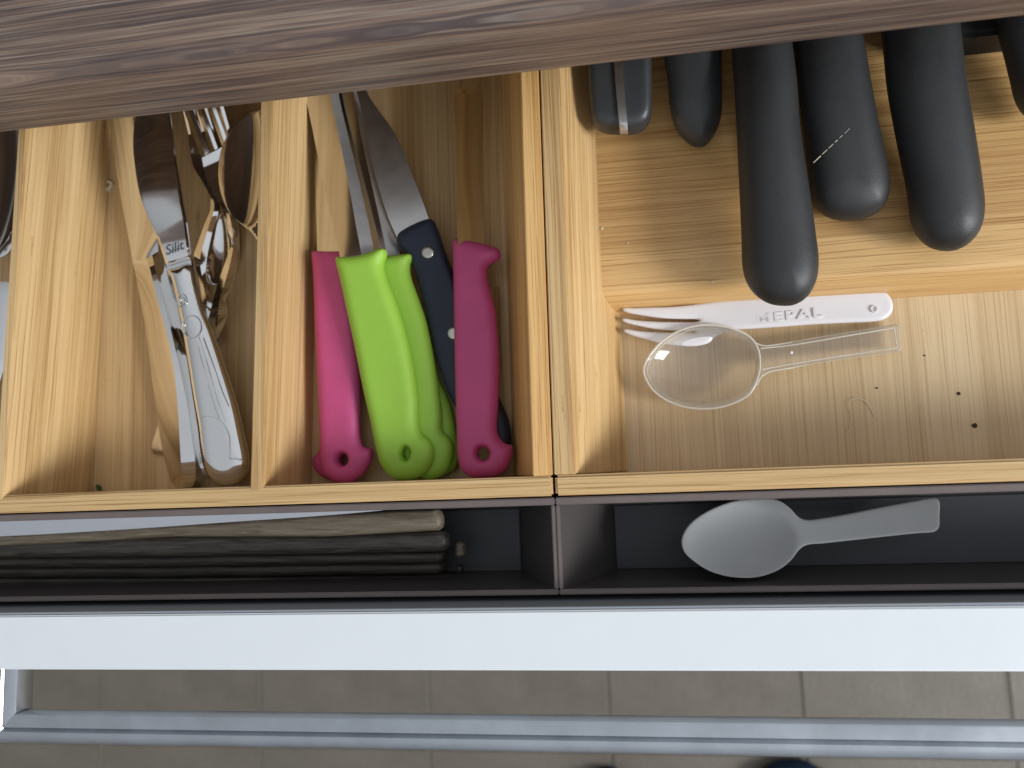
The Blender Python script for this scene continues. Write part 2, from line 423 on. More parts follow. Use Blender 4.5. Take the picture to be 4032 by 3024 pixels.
# ------------------------------------------------------------------ the setting: floor tiles far below, countertop above
ZF = -750.
fl = struct(box('floor', -1400, 1200, -1500, 700, ZF-30, ZF-2, GROUT, None, 0, loc=(0, 0, ZF)))
tm = None
for j in range(-3, 3):
    for i in range(-5, 4):
        x0 = -48.5+3+i*265.; y0 = -400+3+j*265.
        if tm is None:
            o = box('tile', 0, 259, 0, 259, -26, 0, TILE, None, 1.5); tm = o.data
        else:
            o = bpy.data.objects.new('tile', tm); C.objects.link(o)
        o.parent = fl; o.location = (x0*.001, y0*.001, random.uniform(-.0004, .0004))
# countertop
ct = thing('countertop', 'dark brown wood-grain kitchen countertop overhanging the top of the drawer', 'countertop', (0, 159, 100))
n = 8; r_ = 7.
prof = [(700, 100), (161, 100), (159.3, 100.6), (159, 102)]+[(159+r_-r_*math.cos(a), 138-r_+r_*math.sin(a)) for a in np.linspace(0, math.pi/2, n)]+[(700, 138)]
slab = prism('slab', prof, 'x', [(-700, 0), (700, 0)], LAM, ct, 0); slab.data.shade_smooth(); slab.data.set_sharp_from_angle(angle=R(40))

# ------------------------------------------------------------------ the white drawer with its handle
dr = thing('drawer', 'open white kitchen drawer with a bar handle, holding the bamboo trays', 'drawer', (0, -68, 0))
box('bottom_panel', -470, 420, -56, 480, -12, 0, BASE, dr, 0)
zt = 74.; yi = P(2000, 2394, zt)[1]; yo = P(2000, 2641, zt)[1]
box('front_panel', -480, 430, yo, yi-1.2, -60, zt, WHITE, dr, .7, seg=3)
box('inner_lining', -470, 420, yi-1.1, yi, -12, zt-1.2, INNER, dr, .2)
box('side_panel', -480, -470.2, -56, 480, -12, 62, WHITE, dr, .5)
box('side_panel', 420.2, 430, -56, 480, -12, 62, WHITE, dr, .5)
hd = bpy.data.objects.new('handle', None); C.objects.link(hd); hd.parent = dr; hd['_o'] = [0, -68, 0]; hd.empty_display_size = .01
y1, y2 = -108.6, -124.2; zc = 45
def hprof(d0, d1):                                  # flat ledge, groove, rounded nose
    L = d1-d0; p = [(0, -7), (0, 0.2), (.3, .9), (.9, 1.1)]
    p += [(L*.40, 1.1), (L*.43, .3), (L*.46, -.6), (L*.50, .3), (L*.54, 1.2)]
    for a in np.linspace(.15, 1, 10): p.append((L*(.54+.46*math.sin(a*math.pi/2)), 1.6*0-6.5+8.0*math.cos(a*math.pi/2)))
    p += [(L*.96, -10.5), (L*.8, -12), (2, -12)]
    return p
pr_ = hprof(0, y1-y2)
xin = -300.6
V = []; Fc = []; n = len(pr_)
for k, (d, z) in enumerate(pr_): V.append((xin-.6-d*1.0, y1-d, zc+z))
for k, (d, z) in enumerate(pr_): V.append((440, y1-d, zc+z))
Fc = [tuple(range(n)), tuple(range(2*n-1, n-1, -1))]+[(i, (i+1) % n, n+(i+1) % n, n+i) for i in range(n)]
mesh_obj('bar', V, Fc, ALU, hd, 35)
V = [(xin-d-.1, y1-d+.45, zc+z-.15) for d, z in pr_]+[(xin-d-.1, yo-.1, zc+z-.15) for d, z in pr_]
mesh_obj('post', V, Fc, ALUY, hd, 35)
# ------------------------------------------------------------------ bamboo trays
TR = 60.
t1 = thing('cutlery_tray', 'bamboo cutlery tray on the left, with dividers and the knives and cutlery', 'tray', (-166, 80, 0), 'bamboo trays in the drawer')
YB = 330.                                           # trays run back under the countertop
def wall_y(name, xt0, xt1, xf0, xf1, y0, y1, root, mat, skew, zb=0.5, zt_=TR, bev=.45, xm=None):
    # section from left foot, right foot, right top, left top; skew shifts x at the far end
    s = skew*(y1-y0)/187.
    pr = [(xf0, zb), (xf1, zb), (xt1, zt_), (xt0, zt_)]
    if xm: pr = [(xf0, zb), (xf1, zb)]+xm+[(xt1, zt_), (xt0, zt_)]
    return prism(name, pr, 'y', [(y0, 0), (y1, s)], mat, root, bev, 2)
# tray 1
wall_y('side_board', -41.4, -32.9, -58.2, -32.9, -2.8, YB, t1, BYO, 1.4, 6.2)
wall_y('divider', -172.1, -165.7, -172.1, -165.7, -5.2, YB, t1, BY, 5.0, 6.2, TR+.15)
wall_y('divider', -304.0, -299.2, -304.0, -292.5, -5.2, YB, t1, BY, 5.4, 6.2, TR+.15)
box('front_rail', -470, -33.1, -11.6, -3.0, .5, TR, BXT, t1, .8)
box('floor_board', -468, -34, -3.0, YB, .6, 6.1, BYF, t1, 0)
# tray 2
t2 = thing('utensil_tray', 'bamboo tray on the right, with a raised platform and two plastic utensils', 'tray', (60, 80, 0), 'bamboo trays in the drawer')
wall_y('side_board', -32.3, -23.4, -32.3, -2.6, -2.6, YB, t2, BY, 1.4, 6.2, TR, xm=[(-.6, 6.4), (-3.2, 12)])
box('front_rail', -32.0, 400, -11.6, -2.8, .5, TR-.3, BXT, t2, 1.1)
box('floor_board', -31.5, 399, -2.8, YB, .6, 6.1, BYP, t2, 0)
box('side_board', 391, 400, -2.6, YB, 6.2, TR, BY, t2, .4)
prf = [(YB, 6.2), (75.6, 6.2), (76.2, 9), (78, 16), (80.2, 21.5), (82, 24.2), (84.2, 25.8), (86.5, 26), (YB, 26)]
prism('platform', prf, 'x', [(-24, 0), (390.5, 0)], BXS, t2, 0).data.shade_smooth()
bpy.data.objects['platform'].data.set_sharp_from_angle(angle=R(40))
# ------------------------------------------------------------------ smoked plastic boxes
def pbox(label, xl, xr, dl, dr_, name='organiser_box'):
    rt = thing(name, label, 'box', ((xl+xr)/2, -33, 1), 'smoked plastic boxes along the drawer front')
    yb, yf = -13.0, -52.8; zr = 58.; th = 1.5
    def shell(x0, x1, y0, y1, z): return [(x0, y0, z), (x1, y0, z), (x1, y1, z), (x0, y1, z)]
    o0 = shell(xl, xr, yf, yb, zr-.2); o1 = shell(xl+dl, xr-dr_, yf+1.2, yb-4.8, 1.)
    i0 = shell(xl+th, xr-th, yf+th, yb-th, zr-.2); i1 = shell(xl+dl+th, xr-dr_-th, yf+1.2+th, yb-4.8-th, 3.)
    V = o0+o1+i0+i1; Fq = []
    for i in range(4):
        j = (i+1) % 4
        Fq += [(i, j, 4+j, 4+i), (8+i, 12+i, 12+j, 8+j), (i, 8+i, 8+j, j)]
    Fq += [(4, 5, 6, 7)]
    me = mesh_obj('wall', V, Fq+[(12, 15, 14, 13)], SMOKE, rt, 30)
    box('base', xl+dl+th+.2, xr-dr_-th-.2, yf+1.4+th, yb-5-th, 3.1, 4.2, SMOKEB, rt, .2)
    # folded rim
    k = 1.9
    box('rim', xl-.2, xr+.2, yb-k-.6, yb+.7, zr-.1, zr+1.1, RIM, rt, .45)
    box('rim', xl-.2, xr+.2, yf-.5, yf+k-.1, zr-.1, zr+1.1, RIM, rt, .45)
    box('rim', xr-1.6, xr+.2, yf+k, yb-k-.7, zr-.1, zr+1., RIM, rt, .4)
    box('rim', xl-.2, xl+1.6, yf+k, yb-k-.7, zr-.1, zr+1., RIM, rt, .4)
    return rt
pbox('smoked brown plastic box on the left, full of wooden handles', -465, -32.7, 20, 22)
pbox('smoked brown plastic box on the right, holding a grey spoon', -32.1, 395, 22, 20)

# ------------------------------------------------------------------ knives in the middle compartment
def knife(name, label, cat, u, v, z=6, group=None):
    return thing(name, label, cat, P(u, v, z), group)
KG = 'small kitchen knives in the middle compartment'
G1 = [(1325,1016),(1372,1013),(1418,1006),(1460,994),(1498,980),(1516,981),(1524,992),(1521,1012),(1512,1040),(1519,1082),(1551,1165),(1590,1278),(1624,1417),(1645,1563),(1650,1672),(1664,1709),(1690,1729),(1708,1768),(1707,1815),(1683,1858),(1644,1884),(1591,1892),(1544,1881),(1504,1835),(1484,1775),(1461,1662),(1431,1530),(1398,1364),(1365,1212),(1339,1092),(1326,1040)]
P1 = [(1230,993),(1300,991),(1380,990),(1415,992),(1418,1010),(1400,1035),(1392,1080),(1400,1218),(1412,1364),(1418,1500),(1419,1629),(1419,1715),(1433,1758),(1462,1766),(1469,1782),(1446,1848),(1398,1894),(1355,1904),(1312,1894),(1276,1861),(1264,1815),(1261,1696),(1252,1497),(1242,1298),(1236,1099),(1230,1010)]
P2 = [(1785,950),(1796,942),(1809,943),(1869,953),(1940,972),(1966,983),(1972,1000),(1967,1020),(1942,1036),(1922,1049),(1918,1079),(1932,1145),(1952,1231),(1962,1331),(1965,1463),(1962,1596),(1958,1696),(1972,1729),(1995,1748),(2016,1753),(2019,1770),(2014,1805),(1995,1848),(1955,1874),(1896,1881),(1849,1876),(1816,1848),(1803,1795),(1799,1696),(1793,1497),(1789,1298),(1786,1099),(1783,970)]
G2 = [(1440,1010),(1524,1009),(1590,1002),(1617,1001),(1628,1012),(1615,1042),(1618,1086),(1650,1178),(1677,1258),(1703,1377),(1723,1497),(1740,1629),(1744,1696),(1770,1722),(1787,1755),(1783,1808),(1763,1855),(1723,1884),(1664,1890),(1610,1850),(1575,1750),(1545,1600),(1515,1450),(1480,1250),(1450,1100)]
def shift(pts, du, dv, rot=0, about=None, s=1.):
    a = math.radians(rot); cx, cy = about or np.mean(pts, 0)
    return [(cx+du+s*((x-cx)*math.cos(a)-(y-cy)*math.sin(a)), cy+dv+s*((x-cx)*math.sin(a)+(y-cy)*math.cos(a))) for x, y in pts]
def pknife(label, ol, hole, pl, mat, blade, T=5.2, bmat=None, edge=False):
    k = knife('paring_knife', label, 'knife', *np.mean(ol, 0), group=KG)
    h = inflate('handle', ol, pl, T, 5.6, mat, k, holes=[hole] if hole else (), hr=2.6, ds=1.1, gs=2.2, pw=2.)
    if blade:
        ribbon('blade', [q[:2] for q in blade] if edge else blade, STEELP if edge else bmat, k, thick=1.2, n=3, smooth=8)
        if edge: ribbon('ground_edge', [q[1:] for q in blade], BLADE, k, thick=.9, n=3, smooth=8)
    return k
pl = plane(1640, 1850, 22, 1420, 1000, 33)
def zat(pl, u, v): return PP(u, v, pl)[2]
# green knife on top
z0, z1 = 33.5, 46
pknife('bright green handled knife lying on top of the others', G1, (1603,1787,16,25), pl, GREEN,
  [[(1170,262,21),(1290,262,23.5),(1318,262,20)],[(1205,393,22),(1305,393,24.4),(1336,390,21)],[(1232,519,23),(1330,519,25.3),(1364,512,22)],[(1271,712,25.5),(1368,700,27.6),(1410,700,24)],[(1313,893,28),(1400,880,30),(1447,863,26.2)],[(1341,1022,31),(1425,1010,32.8),(1474,1000,29)]], 5.4, edge=True)
# second green knife, partly under the first
pl2 = plane(1700, 1850, 16, 1530, 1000, 24)
pknife('second green knife, tucked under the right edge of the top green one', G2, (1650,1790,16,24), pl2, GREEN,
  [[(1290,262,17),(1363,262,18),(1415,262,13.8)],[(1330,400,17.5),(1398,400,18.5),(1446,400,14.2)],[(1365,540,18.3),(1422,538,19.2),(1474,530,15)],[(1410,780,20),(1476,779,21),(1526,770,16.9)],[(1460,1025,22.5),(1528,1022,23.5),(1578,1012,19.6)]], 5.2, edge=True)
# third green handle, lowest
pl3 = plane(1740, 1850, 11, 1560, 1100, 12)
G3 = [(1600,1150),(1640,1250),(1690,1370),(1733,1497),(1762,1560),(1785,1640),(1800,1720),(1812,1770),(1800,1830),(1760,1868),(1700,1860),(1680,1780),(1650,1600),(1600,1400),(1560,1250),(1555,1160)]
pknife('lowest green knife, only a sliver showing beside the navy handle', G3, None, pl3, GREEN, None, 4.4)
# left pink knife and the one under it
pl4 = plane(1355, 1850, 19, 1320, 1000, 21)
pknife('pink handled knife at the left wall of its compartment, blade upward', P1, (1355,1810,21,23), pl4, PINK,
  [[(1205,262,15),(1262,262,17),(1300,262,18)],[(1236,500,15.5),(1290,500,17.5),(1330,500,18.5)],[(1241,622,16),(1295,622,18),(1340,622,19)],[(1244,803,17.5),(1300,803,19.5),(1345,803,20.5)],[(1250,1003,19.5),(1310,1003,21.3),(1360,1003,22)]], 5.0, STEELP)
P4 = [(1262,1300),(1300,1290),(1340,1310),(1350,1500),(1352,1700),(1352,1800),(1345,1862),(1310,1890),(1275,1880),(1248,1858),(1234,1828),(1238,1800),(1256,1780),(1266,1740),(1264,1600),(1258,1450)]
pl5 = plane(1300, 1850, 10.8, 1290, 1350, 10.8)
pknife('pink knife hidden beneath the left pink one, its butt peeking out', P4, None, pl5, PINK, None, 4.6)
# right pink knife
pl6 = plane(1900, 1850, 24, 1860, 960, 24)
k = pknife('magenta pink knife with a broad shiny blade, beside the right wall', P2, (1905.6,1787,24,25), pl6, PINK,
  [[(1846,262,29),(1897,262,22)],[(1838,312,29),(1898,312,21.5)],[(1790,370,31),(1900,370,19)],[(1794,500,31),(1901,500,19)],[(1798,700,31),(1903,700,19)],[(1802,970,30),(1907,974,20)]], 5.6, STEELP)
# navy knife with rivets
nk = knife('chef_knife', 'dark navy handled knife with two round rivets, under the pink one', 'knife', 1720, 1200, group=KG)
pl7 = plane(1900, 1650, 15, 1640, 900, 21)
NO = [(1569,930),(1584,914),(1639,884),(1690,866),(1706,868),(1723,899),(1753,990),(1784,1070),(1815,1140),(1855,1250),(1905,1400),(1960,1550),(1998,1640),(2012,1700),(2010,1760),(1985,1790),(1935,1772),(1870,1690),(1793,1603),(1740,1480),(1712,1377),(1690,1271),(1663,1165),(1632,1062),(1604,1010),(1572,975)]
inflate('handle', NO, pl7, 5.5, 5.5, NAVY, nk, pw=2.6)
for (u, v, rr) in ((1684, 993, 24), (1786, 1312, 24)):
    pc = PP(u, v, pl7); ro = [(u+rr*math.cos(a), v+rr*math.sin(a)) for a in np.linspace(0, 2*math.pi, 14)[:-1]]
    inflate('rivet', ro, pc[2]+5.4, .55, 1.2, RIVET, nk, Tb=.6, ds=.6, gs=.8, rings=3)
ribbon('blade', [[(1395,262,26),(1420,262,26.2),(1426,262,26)],[(1405,363,25.5),(1425,363,25.7),(1445,363,25.5)],[(1420,423,25),(1450,423,25.2),(1483,423,25)],[(1440,525,24.5),(1500,525,24.6),(1555,525,24.5)],[(1480,700,23),(1555,700,23.2),(1627,700,23)],[(1530,860,22),(1600,858,22.2),(1664,793,22)],[(1570,950,21),(1640,900,21.2),(1693,875,21)]], STEELM, nk, thick=1.2, n=3)
# narrow wooden-coloured point by the right wall
sp_ = knife('slim_blade', 'thin pointed blade tip between the right pink handle and the wall', 'blade', 1975, 1500)
ribbon('blade', [[(1925,1130,22),(1966,1130,14)],[(1930,1300,21),(1972,1300,13)],[(1938,1450,19),(1978,1450,12)],[(1950,1560,16),(1984,1560,11)],[(1983,1655,11.5),(1986,1657,11)]], STEELP, sp_, thick=1., n=3)

# ------------------------------------------------------------------ cutlery, left compartment
CG = 'steel cutlery in the left compartment'
ka = knife('table_knife', 'plain polished steel table knife, leftmost of the cutlery', 'knife', 660, 1400, group=CG)
def four(L, A, B, Rr, z, zt_, ze=None): return [(L[0], L[1], z), (A[0], A[1], zt_), (B[0], B[1], zt_), (Rr[0], Rr[1], z if ze is None else ze)]
ribbon('blade', [[(405,330,17),(470,330,20.5),(520,330,23.2)],[(431,482,16),(480,482,19.3),(525,480,22.2)],[(458,675,15),(505,665,18.2),(548,655,21.2)],[(494,874,14.5),(545,850,17.5),(592,835,20.3)],[(512,970,15),(570,948,18),(618,930,19.5)],[(523,1034,16.5),(580,1026,18.2),(624,994,18)]], STEEL, ka, thick=1., n=5)
ribbon('handle', [
[(521,1028,20),(575,1020,23),(600,1008,22.5),(622,990,19)],
 [(530,1062,18),(588,1052,26),(608,1046,26),(626,1034,19)],
 [(557,1204,16),(622,1190,28),(640,1180,28),(656,1180,18)],
 [(579,1334,15),(658,1320,28),(674,1305,28),(690,1300,17)],
 [(597,1479,14),(686,1465,28),(708,1455,27.5),(733,1470,15)],
 [(616,1623,13),(700,1610,27),(738,1602,26.5),(766,1632,14)],
 [(636,1754,12),(708,1745,26),(757,1738,25.5),(783,1738,13)],
 [(658,1848,12),(714,1842,24),(770,1835,23.5),(797,1826,12)],
 [(670,1885,12),(718,1888,21.5),(768,1888,21),(800,1873,11)],
 [(690,1918,12),(722,1922,18),(755,1920,17),(778,1912,11)]], STEEL, ka, under=5, n=6, smooth=24)
kb = knife('child_knife', 'engraved steel child knife with ring decoration, right of the plain knife', 'knife', 830, 1500, group=CG)
zb_ = [45, 41, 39, 37, 35.5, 34.5]
ribbon('blade', [[(548,330,zb_[0]),(556,330,zb_[0]+.5),(640,330,zb_[0]+.5),(648,330,zb_[0])],[(532,465,zb_[1]),(542,465,zb_[1]+.5),(658,452,zb_[1]+.5),(668,450,zb_[1])],[(523,562,zb_[1]-1),(532,562,zb_[1]-.5),(668,540,zb_[1]-.5),(679,540,zb_[1]-1)],[(529,645,zb_[2]),(538,645,zb_[2]+.5),(677,620,zb_[2]+.5),(688,620,zb_[2])],[(546,745,zb_[3]),(556,743,zb_[3]+.5),(694,720,zb_[3]+.5),(704,720,zb_[3])],[(572,829,zb_[4]),(583,827,zb_[4]+.5),(708,800,zb_[4]+.5),(717,800,zb_[4])],[(604,900,zb_[5]),(614,898,zb_[5]+.6),(722,875,zb_[5]+.6),(732,875,zb_[5])],[(649,1026,zb_[5]-1),(657,1022,zb_[5]),(738,1000,zb_[5]),(749,1000,zb_[5]-1)],[(655,1046,zb_[5]-2.2),(664,1042,zb_[5]-2),(742,1018,zb_[5]-2),(752,1016,zb_[5]-2.4)]], STEEL, kb, thick=1.2, n=5, smooth=24)
SO = [(664,1075),(672,1062),(700,1054),(746,1040),(762,1062),(770,1102),(796,1199),(836,1301),(888,1452),(936,1602),(964,1723),(980,1800),(980,1840),(966,1872),(938,1902),(899,1913),(863,1907),(833,1886),(806,1840),(792,1770),(782,1680),(762,1560),(748,1470),(735,1386),(716,1275),(696,1178),(674,1090)]
pl8 = plane(900, 1850, 20, 700, 1060, 31)
inflate('handle', SO, pl8, 4.6, 8., STEEL, kb, ds=1., gs=1.3, pw=2.15, rings=10, smooth=60)
ribbon('neck', [[(655,1040,31),(750,1014,31)],[(664,1085,31),(756,1060,31)]], STEEL, kb, thick=2, n=2)
def tube(name, pts, rad, mat, root, n=6, closed=False, sub=3):
    A = catmull(np.array([PP(u, v, z) if isinstance(z, tuple) else P(u, v, z) for u, v, z in pts]), sub, closed); V = []; m_ = len(A)
    for i in range(m_):
        t = A[(i+1) % m_]-A[i-1] if (closed or 0 < i < m_-1) else (A[1]-A[0] if i == 0 else A[-1]-A[-2])
        t = t/np.linalg.norm(t); s = np.cross(t, (0, 0, 1)); s /= np.linalg.norm(s)+1e-9; q = np.cross(s, t)
        rr = rad if not callable(rad) else rad(i/(m_-1))
        for k in range(n):
            a = 2*math.pi*k/n; V.append(tuple(A[i]+rr*(math.cos(a)*s+math.sin(a)*q)))
    Fq = []
    for i in range(m_ if closed else m_-1):
        j = (i+1) % m_
        for k in range(n): Fq.append((i*n+k, i*n+(k+1) % n, j*n+(k+1) % n, j*n+k))
    if not closed: Fq += [tuple(range(n-1, -1, -1)), tuple((m_-1)*n+k for k in range(n))]
    return mesh_obj(name, V, Fq, mat, root, 60, V[0])
def onplane(pts, pl, dz): return [(u, v, PP(u, v, pl)[2]+dz) for u, v in pts]
def ring(u, v, ru, rv, dz=4.45, rad=.42, name='embossed_ring'):
    return tube(name, onplane([(u+ru*math.cos(a), v+rv*math.sin(a)) for a in np.linspace(0, 2*math.pi, 15)[:-1]], pl8, dz), rad, STEEL, kb, 6, True, 2)
ring(717, 1185, 18, 26); ring(717, 1185, 10, 15, 4.6, .3); ring(755, 1287, 37, 44, 4.3, .5)
for gl in ([(770,1330),(800,1440),(832,1560),(866,1660)],[(782,1326),(818,1440),(852,1560),(884,1660)],[(800,1330),(840,1440),(874,1540),(900,1600)],[(790,1640),(830,1640),(875,1665),(900,1710),(905,1760),(905,1805)],[(905,1805),(930,1806),(958,1815)]):
    tube('embossed_line', onplane(gl, pl8, 4.3), .42, STEEL, kb, 6, False, 4)
# lettering stamped on the blade
def text(s, u, v, z, size, ang, mat, root, name='lettering', ext=.05, shear=0., font_w=1., space=1., sx=1.):
    cu = bpy.data.curves.new(name, 'FONT'); cu.body = s; cu.size = size*.001; cu.extrude = ext*.001; cu.shear = shear
    cu.align_x = 'CENTER'; cu.align_y = 'CENTER'; cu.space_character = space; cu.resolution_u = 3; cu.offset = font_w*.0001*size*.1
    tmp = bpy.data.objects.new('tmp', cu); C.objects.link(tmp)
    dg = bpy.context.evaluated_depsgraph_get(); me = bpy.data.meshes.new_from_object(tmp.evaluated_get(dg))
    bpy.data.objects.remove(tmp)
    p = Vector(P(u, v, z))*.001-Vector(root['_o'])*.001
    me.transform(Matrix.Translation(p) @ Matrix.Rotation(R(ang), 4, 'Z') @ Matrix.Diagonal((sx, 1, 1, 1))); me.name = name
    me.materials.clear(); me.materials.append(mat)
    o = bpy.data.objects.new(name, me); C.objects.link(o); o.parent = root; return o
text('Silit', 684, 977, zb_[5]+.72, 7.2, 14, ENG, kb, shear=.25, ext=.04)
tube('underline', [(668,993,35.3),(684,985,35.3),(711,976,35.3)], .13, ENG, kb, 5)
# knife crossing underneath
kc = knife('butter_knife', 'small steel knife end poking out left from beneath the plain knife', 'knife', 640, 1760, group=CG)
ribbon('handle', [[(716,1225,9),(742,1225,12),(775,1235,9)],[(690,1400,9),(720,1400,12),(752,1400,9)],[(625,1663,8),(665,1668,11),(705,1675,8)],[(604,1730,8),(648,1740,11),(690,1748,8)],[(597,1768,8),(640,1778,10.5),(675,1785,8)],[(604,1788,7.5),(628,1793,8),(650,1797,7.5)]], STEEL, kc, under=1.5, n=4)
# forks
def tine(rt, L0, R0, L1, R1, z0, z1):
    ribbon('tine', [[(*L0, z0), ((L0[0]+R0[0])/2, (L0[1]+R0[1])/2, z0+.5), (*R0, z0)], [((L0[0]+L1[0])/2, (L0[1]+L1[1])/2, (z0+z1)/2), ((L0[0]+L1[0]+R0[0]+R1[0])/4, (L0[1]+L1[1]+R0[1]+R1[1])/4, (z0+z1)/2+.5), ((R0[0]+R1[0])/2, (R0[1]+R1[1])/2, (z0+z1)/2)], [(*L1, z1), ((L1[0]+R1[0])/2, (L1[1]+R1[1])/2, z1+.5), (*R1, z1)]], STEEL, rt, thick=1.4, n=3, smooth=12)
f1 = knife('fork', 'steel table fork with its tines up, beside the big spoon', 'fork', 860, 700, group=CG)
zf = 15
for L0, R0, L1, R1 in (((670,290),(700,288),(796,630),(824,597)),((722,285),(748,282),(834,597),(858,584)),((770,280),(798,278),(874,575),(900,565)),((812,275),(838,272),(896,565),(918,555))):
    tine(f1, L0, R0, L1, R1, 35, zf+.4)
ribbon('head', [[(795,622,zf+3),(855,590,zf+3),(920,552,zf+3)],[(800,650,zf+1),(865,625,zf),(925,590,zf+1)],[(813,712,zf),(870,690,zf-2),(925,670,zf)],[(830,765,zf),(880,750,zf-2),(930,745,zf)],[(872,812,zf-1),(900,808,zf-2),(928,805,zf-1)],[(884,845,zf),(903,845,zf+1),(922,845,zf)]], STEEL, f1, thick=1.5, n=5, smooth=35)
ribbon('handle', [[(883,838,zf),(903,840,zf+1),(922,842,zf)],[(893,901,zf-1),(913,900,zf+.5),(934,900,zf-1)],[(903,983,zf-5),(921,985,zf-3),(939,990,zf-5)],[(914,1080,zf-10),(932,1070,zf-8.5),(947,1065,zf-10)],[(923,1139,zf-13),(945,1130,zf-11.8),(962,1125,zf-13)],[(944,1253,zf-16),(972,1240,zf-14.8),(1000,1235,zf-16)],[(962,1370,zf-18),(1000,1350,zf-16.5),(1040,1340,zf-18)],[(981,1512,zf-20),(1030,1490,zf-18.5),(1078,1480,zf-20)],[(994,1640,zf-21),(1050,1625,zf-19.5),(1105,1620,zf-21)],[(1020,1740,zf-21.5),(1068,1750,zf-20),(1112,1735,zf-21.5)]], STEEL, f1, thick=1.8, n=5, smooth=35)
# capital letter embossed at the handle
text('G', 1008, 1527, zf-18.1, 8., 8, ENG, f1, ext=.08, name='embossed_letter')
f2 = knife('fork', 'steel fork lying lowest, crossing under the upper fork at its neck', 'fork', 800, 800, group=CG)
for i in range(4):
    b = 742+i*27
    tine(f2, (690+i*24, 300), (706+i*24, 298), (b, 530-i*6), (b+19, 524-i*6), 30, 14)
ribbon('head', [[(742,508,14),(790,500,14),(842,495,14)],[(747,590,13),(795,585,11),(850,575,13)],[(763,658,12),(805,650,9.5),(850,640,12)],[(800,720,12),(825,715,10),(850,710,12)],[(825,772,14),(838,770,14.5),(852,770,14)],[(828,823,17),(843,822,18),(862,820,17)],[(804,885,16),(825,880,17.5),(847,873,16)],[(783,945,14),(806,945,15.5),(829,946,14)],[(763,1012,12),(788,1018,13.5),(813,1031,12)],[(782,1096,10),(797,1098,11.5),(812,1105,10)],[(797,1190,8),(815,1195,9.5),(835,1200,8)],[(815,1350,12),(840,1350,8),(868,1350,12)]], STEEL, f2, thick=1.5, n=5, smooth=35)
# big spoon (bowl seen from inside), right
s1 = knife('tablespoon', 'large steel tablespoon, bowl up, half hidden behind the divider', 'spoon', 940, 700, group=CG)
BO = [(1095,405),(1029,431),(979,440),(934,481),(898,531),(875,581),(862,639),(859,694),(866,748),(884,802),(907,843),(952,884),(988,915),(1012,948),(1030,975),(1050,970),(1060,930),(1070,880),(1082,800),(1092,700),(1096,600),(1092,490)]
def bowl(cu, cv, zc_, ru, rv, depth):
    c = np.array(P(cu, cv, zc_)[:2]); a = abs(P(cu+ru, cv, zc_)[0]-c[0]); b = abs(P(cu, cv+rv, zc_)[1]-c[1])
    def f(x, y, d):
        q = ((x-c[0])/a)**2+((y-c[1])/b)**2
        return -depth*np.clip(1-q, 0, 1)**.8
    return f
inflate('bowl', BO, (110, .42, 0.), .6, .6, STEEL, s1, off=bowl(980, 660, 30, 118, 240, 6), ds=1., gs=1.5, rings=2, smooth=50)
ribbon('handle', [[(1026,968,33.8),(1052,965,33.8)],[(1050,1100,26),(1078,1100,26)],[(1090,1400,15),(1122,1400,15)],[(1120,1650,10),(1165,1650,10)]], STEEL, s1, thick=1.6, n=4)
# teaspoon
s2 = knife('teaspoon', 'small steel spoon turned handle-down in the middle of the cutlery heap', 'spoon', 860, 1000, group=CG)
TO = [(872,838),(850,872),(832,944),(816,1031),(811,1090),(822,1118),(850,1120),(875,1085),(900,1010),(905,950),(896,890),(884,845)]
inflate('bowl', TO, 16, .5, .5, STEEL, s2, off=bowl(860, 980, 18, 52, 150, 5), ds=.8, gs=1.2, rings=2)
ribbon('handle', [[(908,975,24),(918,975,25),(930,978,24)],[(888,1030,24),(908,1030,26),(931,1035,24)],[(868,1085,23),(892,1090,26),(924,1085,23)],[(854,1125,22),(880,1130,25),(903,1140,22)],[(840,1180,21),(864,1180,24),(884,1180,21)],[(828,1225,20),(860,1225,23),(892,1222,20)],[(818,1275,19),(855,1280,22),(884,1262,19)],[(826,1315,18),(848,1318,20),(866,1305,18)],[(838,1334,17.5),(845,1337,18),(852,1332,17.5)]], STEEL, s2, under=1.2, n=4, smooth=28)
for (a, b, c, d) in ((866,1222,878,1212),(866,1240,874,1246)):
    tube('embossed_line', [(a,b,23.2),(c,d,22.4)], .35, STEEL, s2, 5)
# things in the far-left compartment, cut off by the picture's edge
s3 = thing('serving_spoon', 'dark reflecting steel bowl in the compartment beyond the left divider', 'spoon', P(-20, 780, 6))
SO3 = [(60,420),(20,330),(-60,300),(-160,360),(-200,560),(-190,800),(-130,960),(-40,1020),(30,1000),(75,900),(95,750),(95,560)]
inflate('bowl', SO3, 30, .6, .6, STEEL, s3, off=bowl(-45, 660, 30, 150, 360, 9), ds=1.4, gs=2.2, rings=2)
f3 = thing('fork', 'bright fork at the very left edge, beyond the left divider', 'fork', P(-20, 1300, 6))
ribbon('head', [[(-90,1110,26),(-30,1106,27),(40,1112,26)],[(-90,1150,26),(-25,1150,27.5),(38,1155,26)],[(-90,1300,24),(-30,1300,26),(30,1300,24)],[(-80,1420,22),(-30,1430,24),(22,1420,22)],[(-60,1500,21),(-30,1510,22.5),(0,1500,21)]], STEEL, f3, thick=1.5, n=4)
ribbon('handle', [[(-60,1500,21),(-30,1500,22.5),(-2,1500,21)],[(-60,1700,16),(-38,1700,17),(-15,1700,16)],[(-90,1850,12),(-50,1850,13),(-10,1850,12)]], STEEL, f3, thick=1.5, n=4)

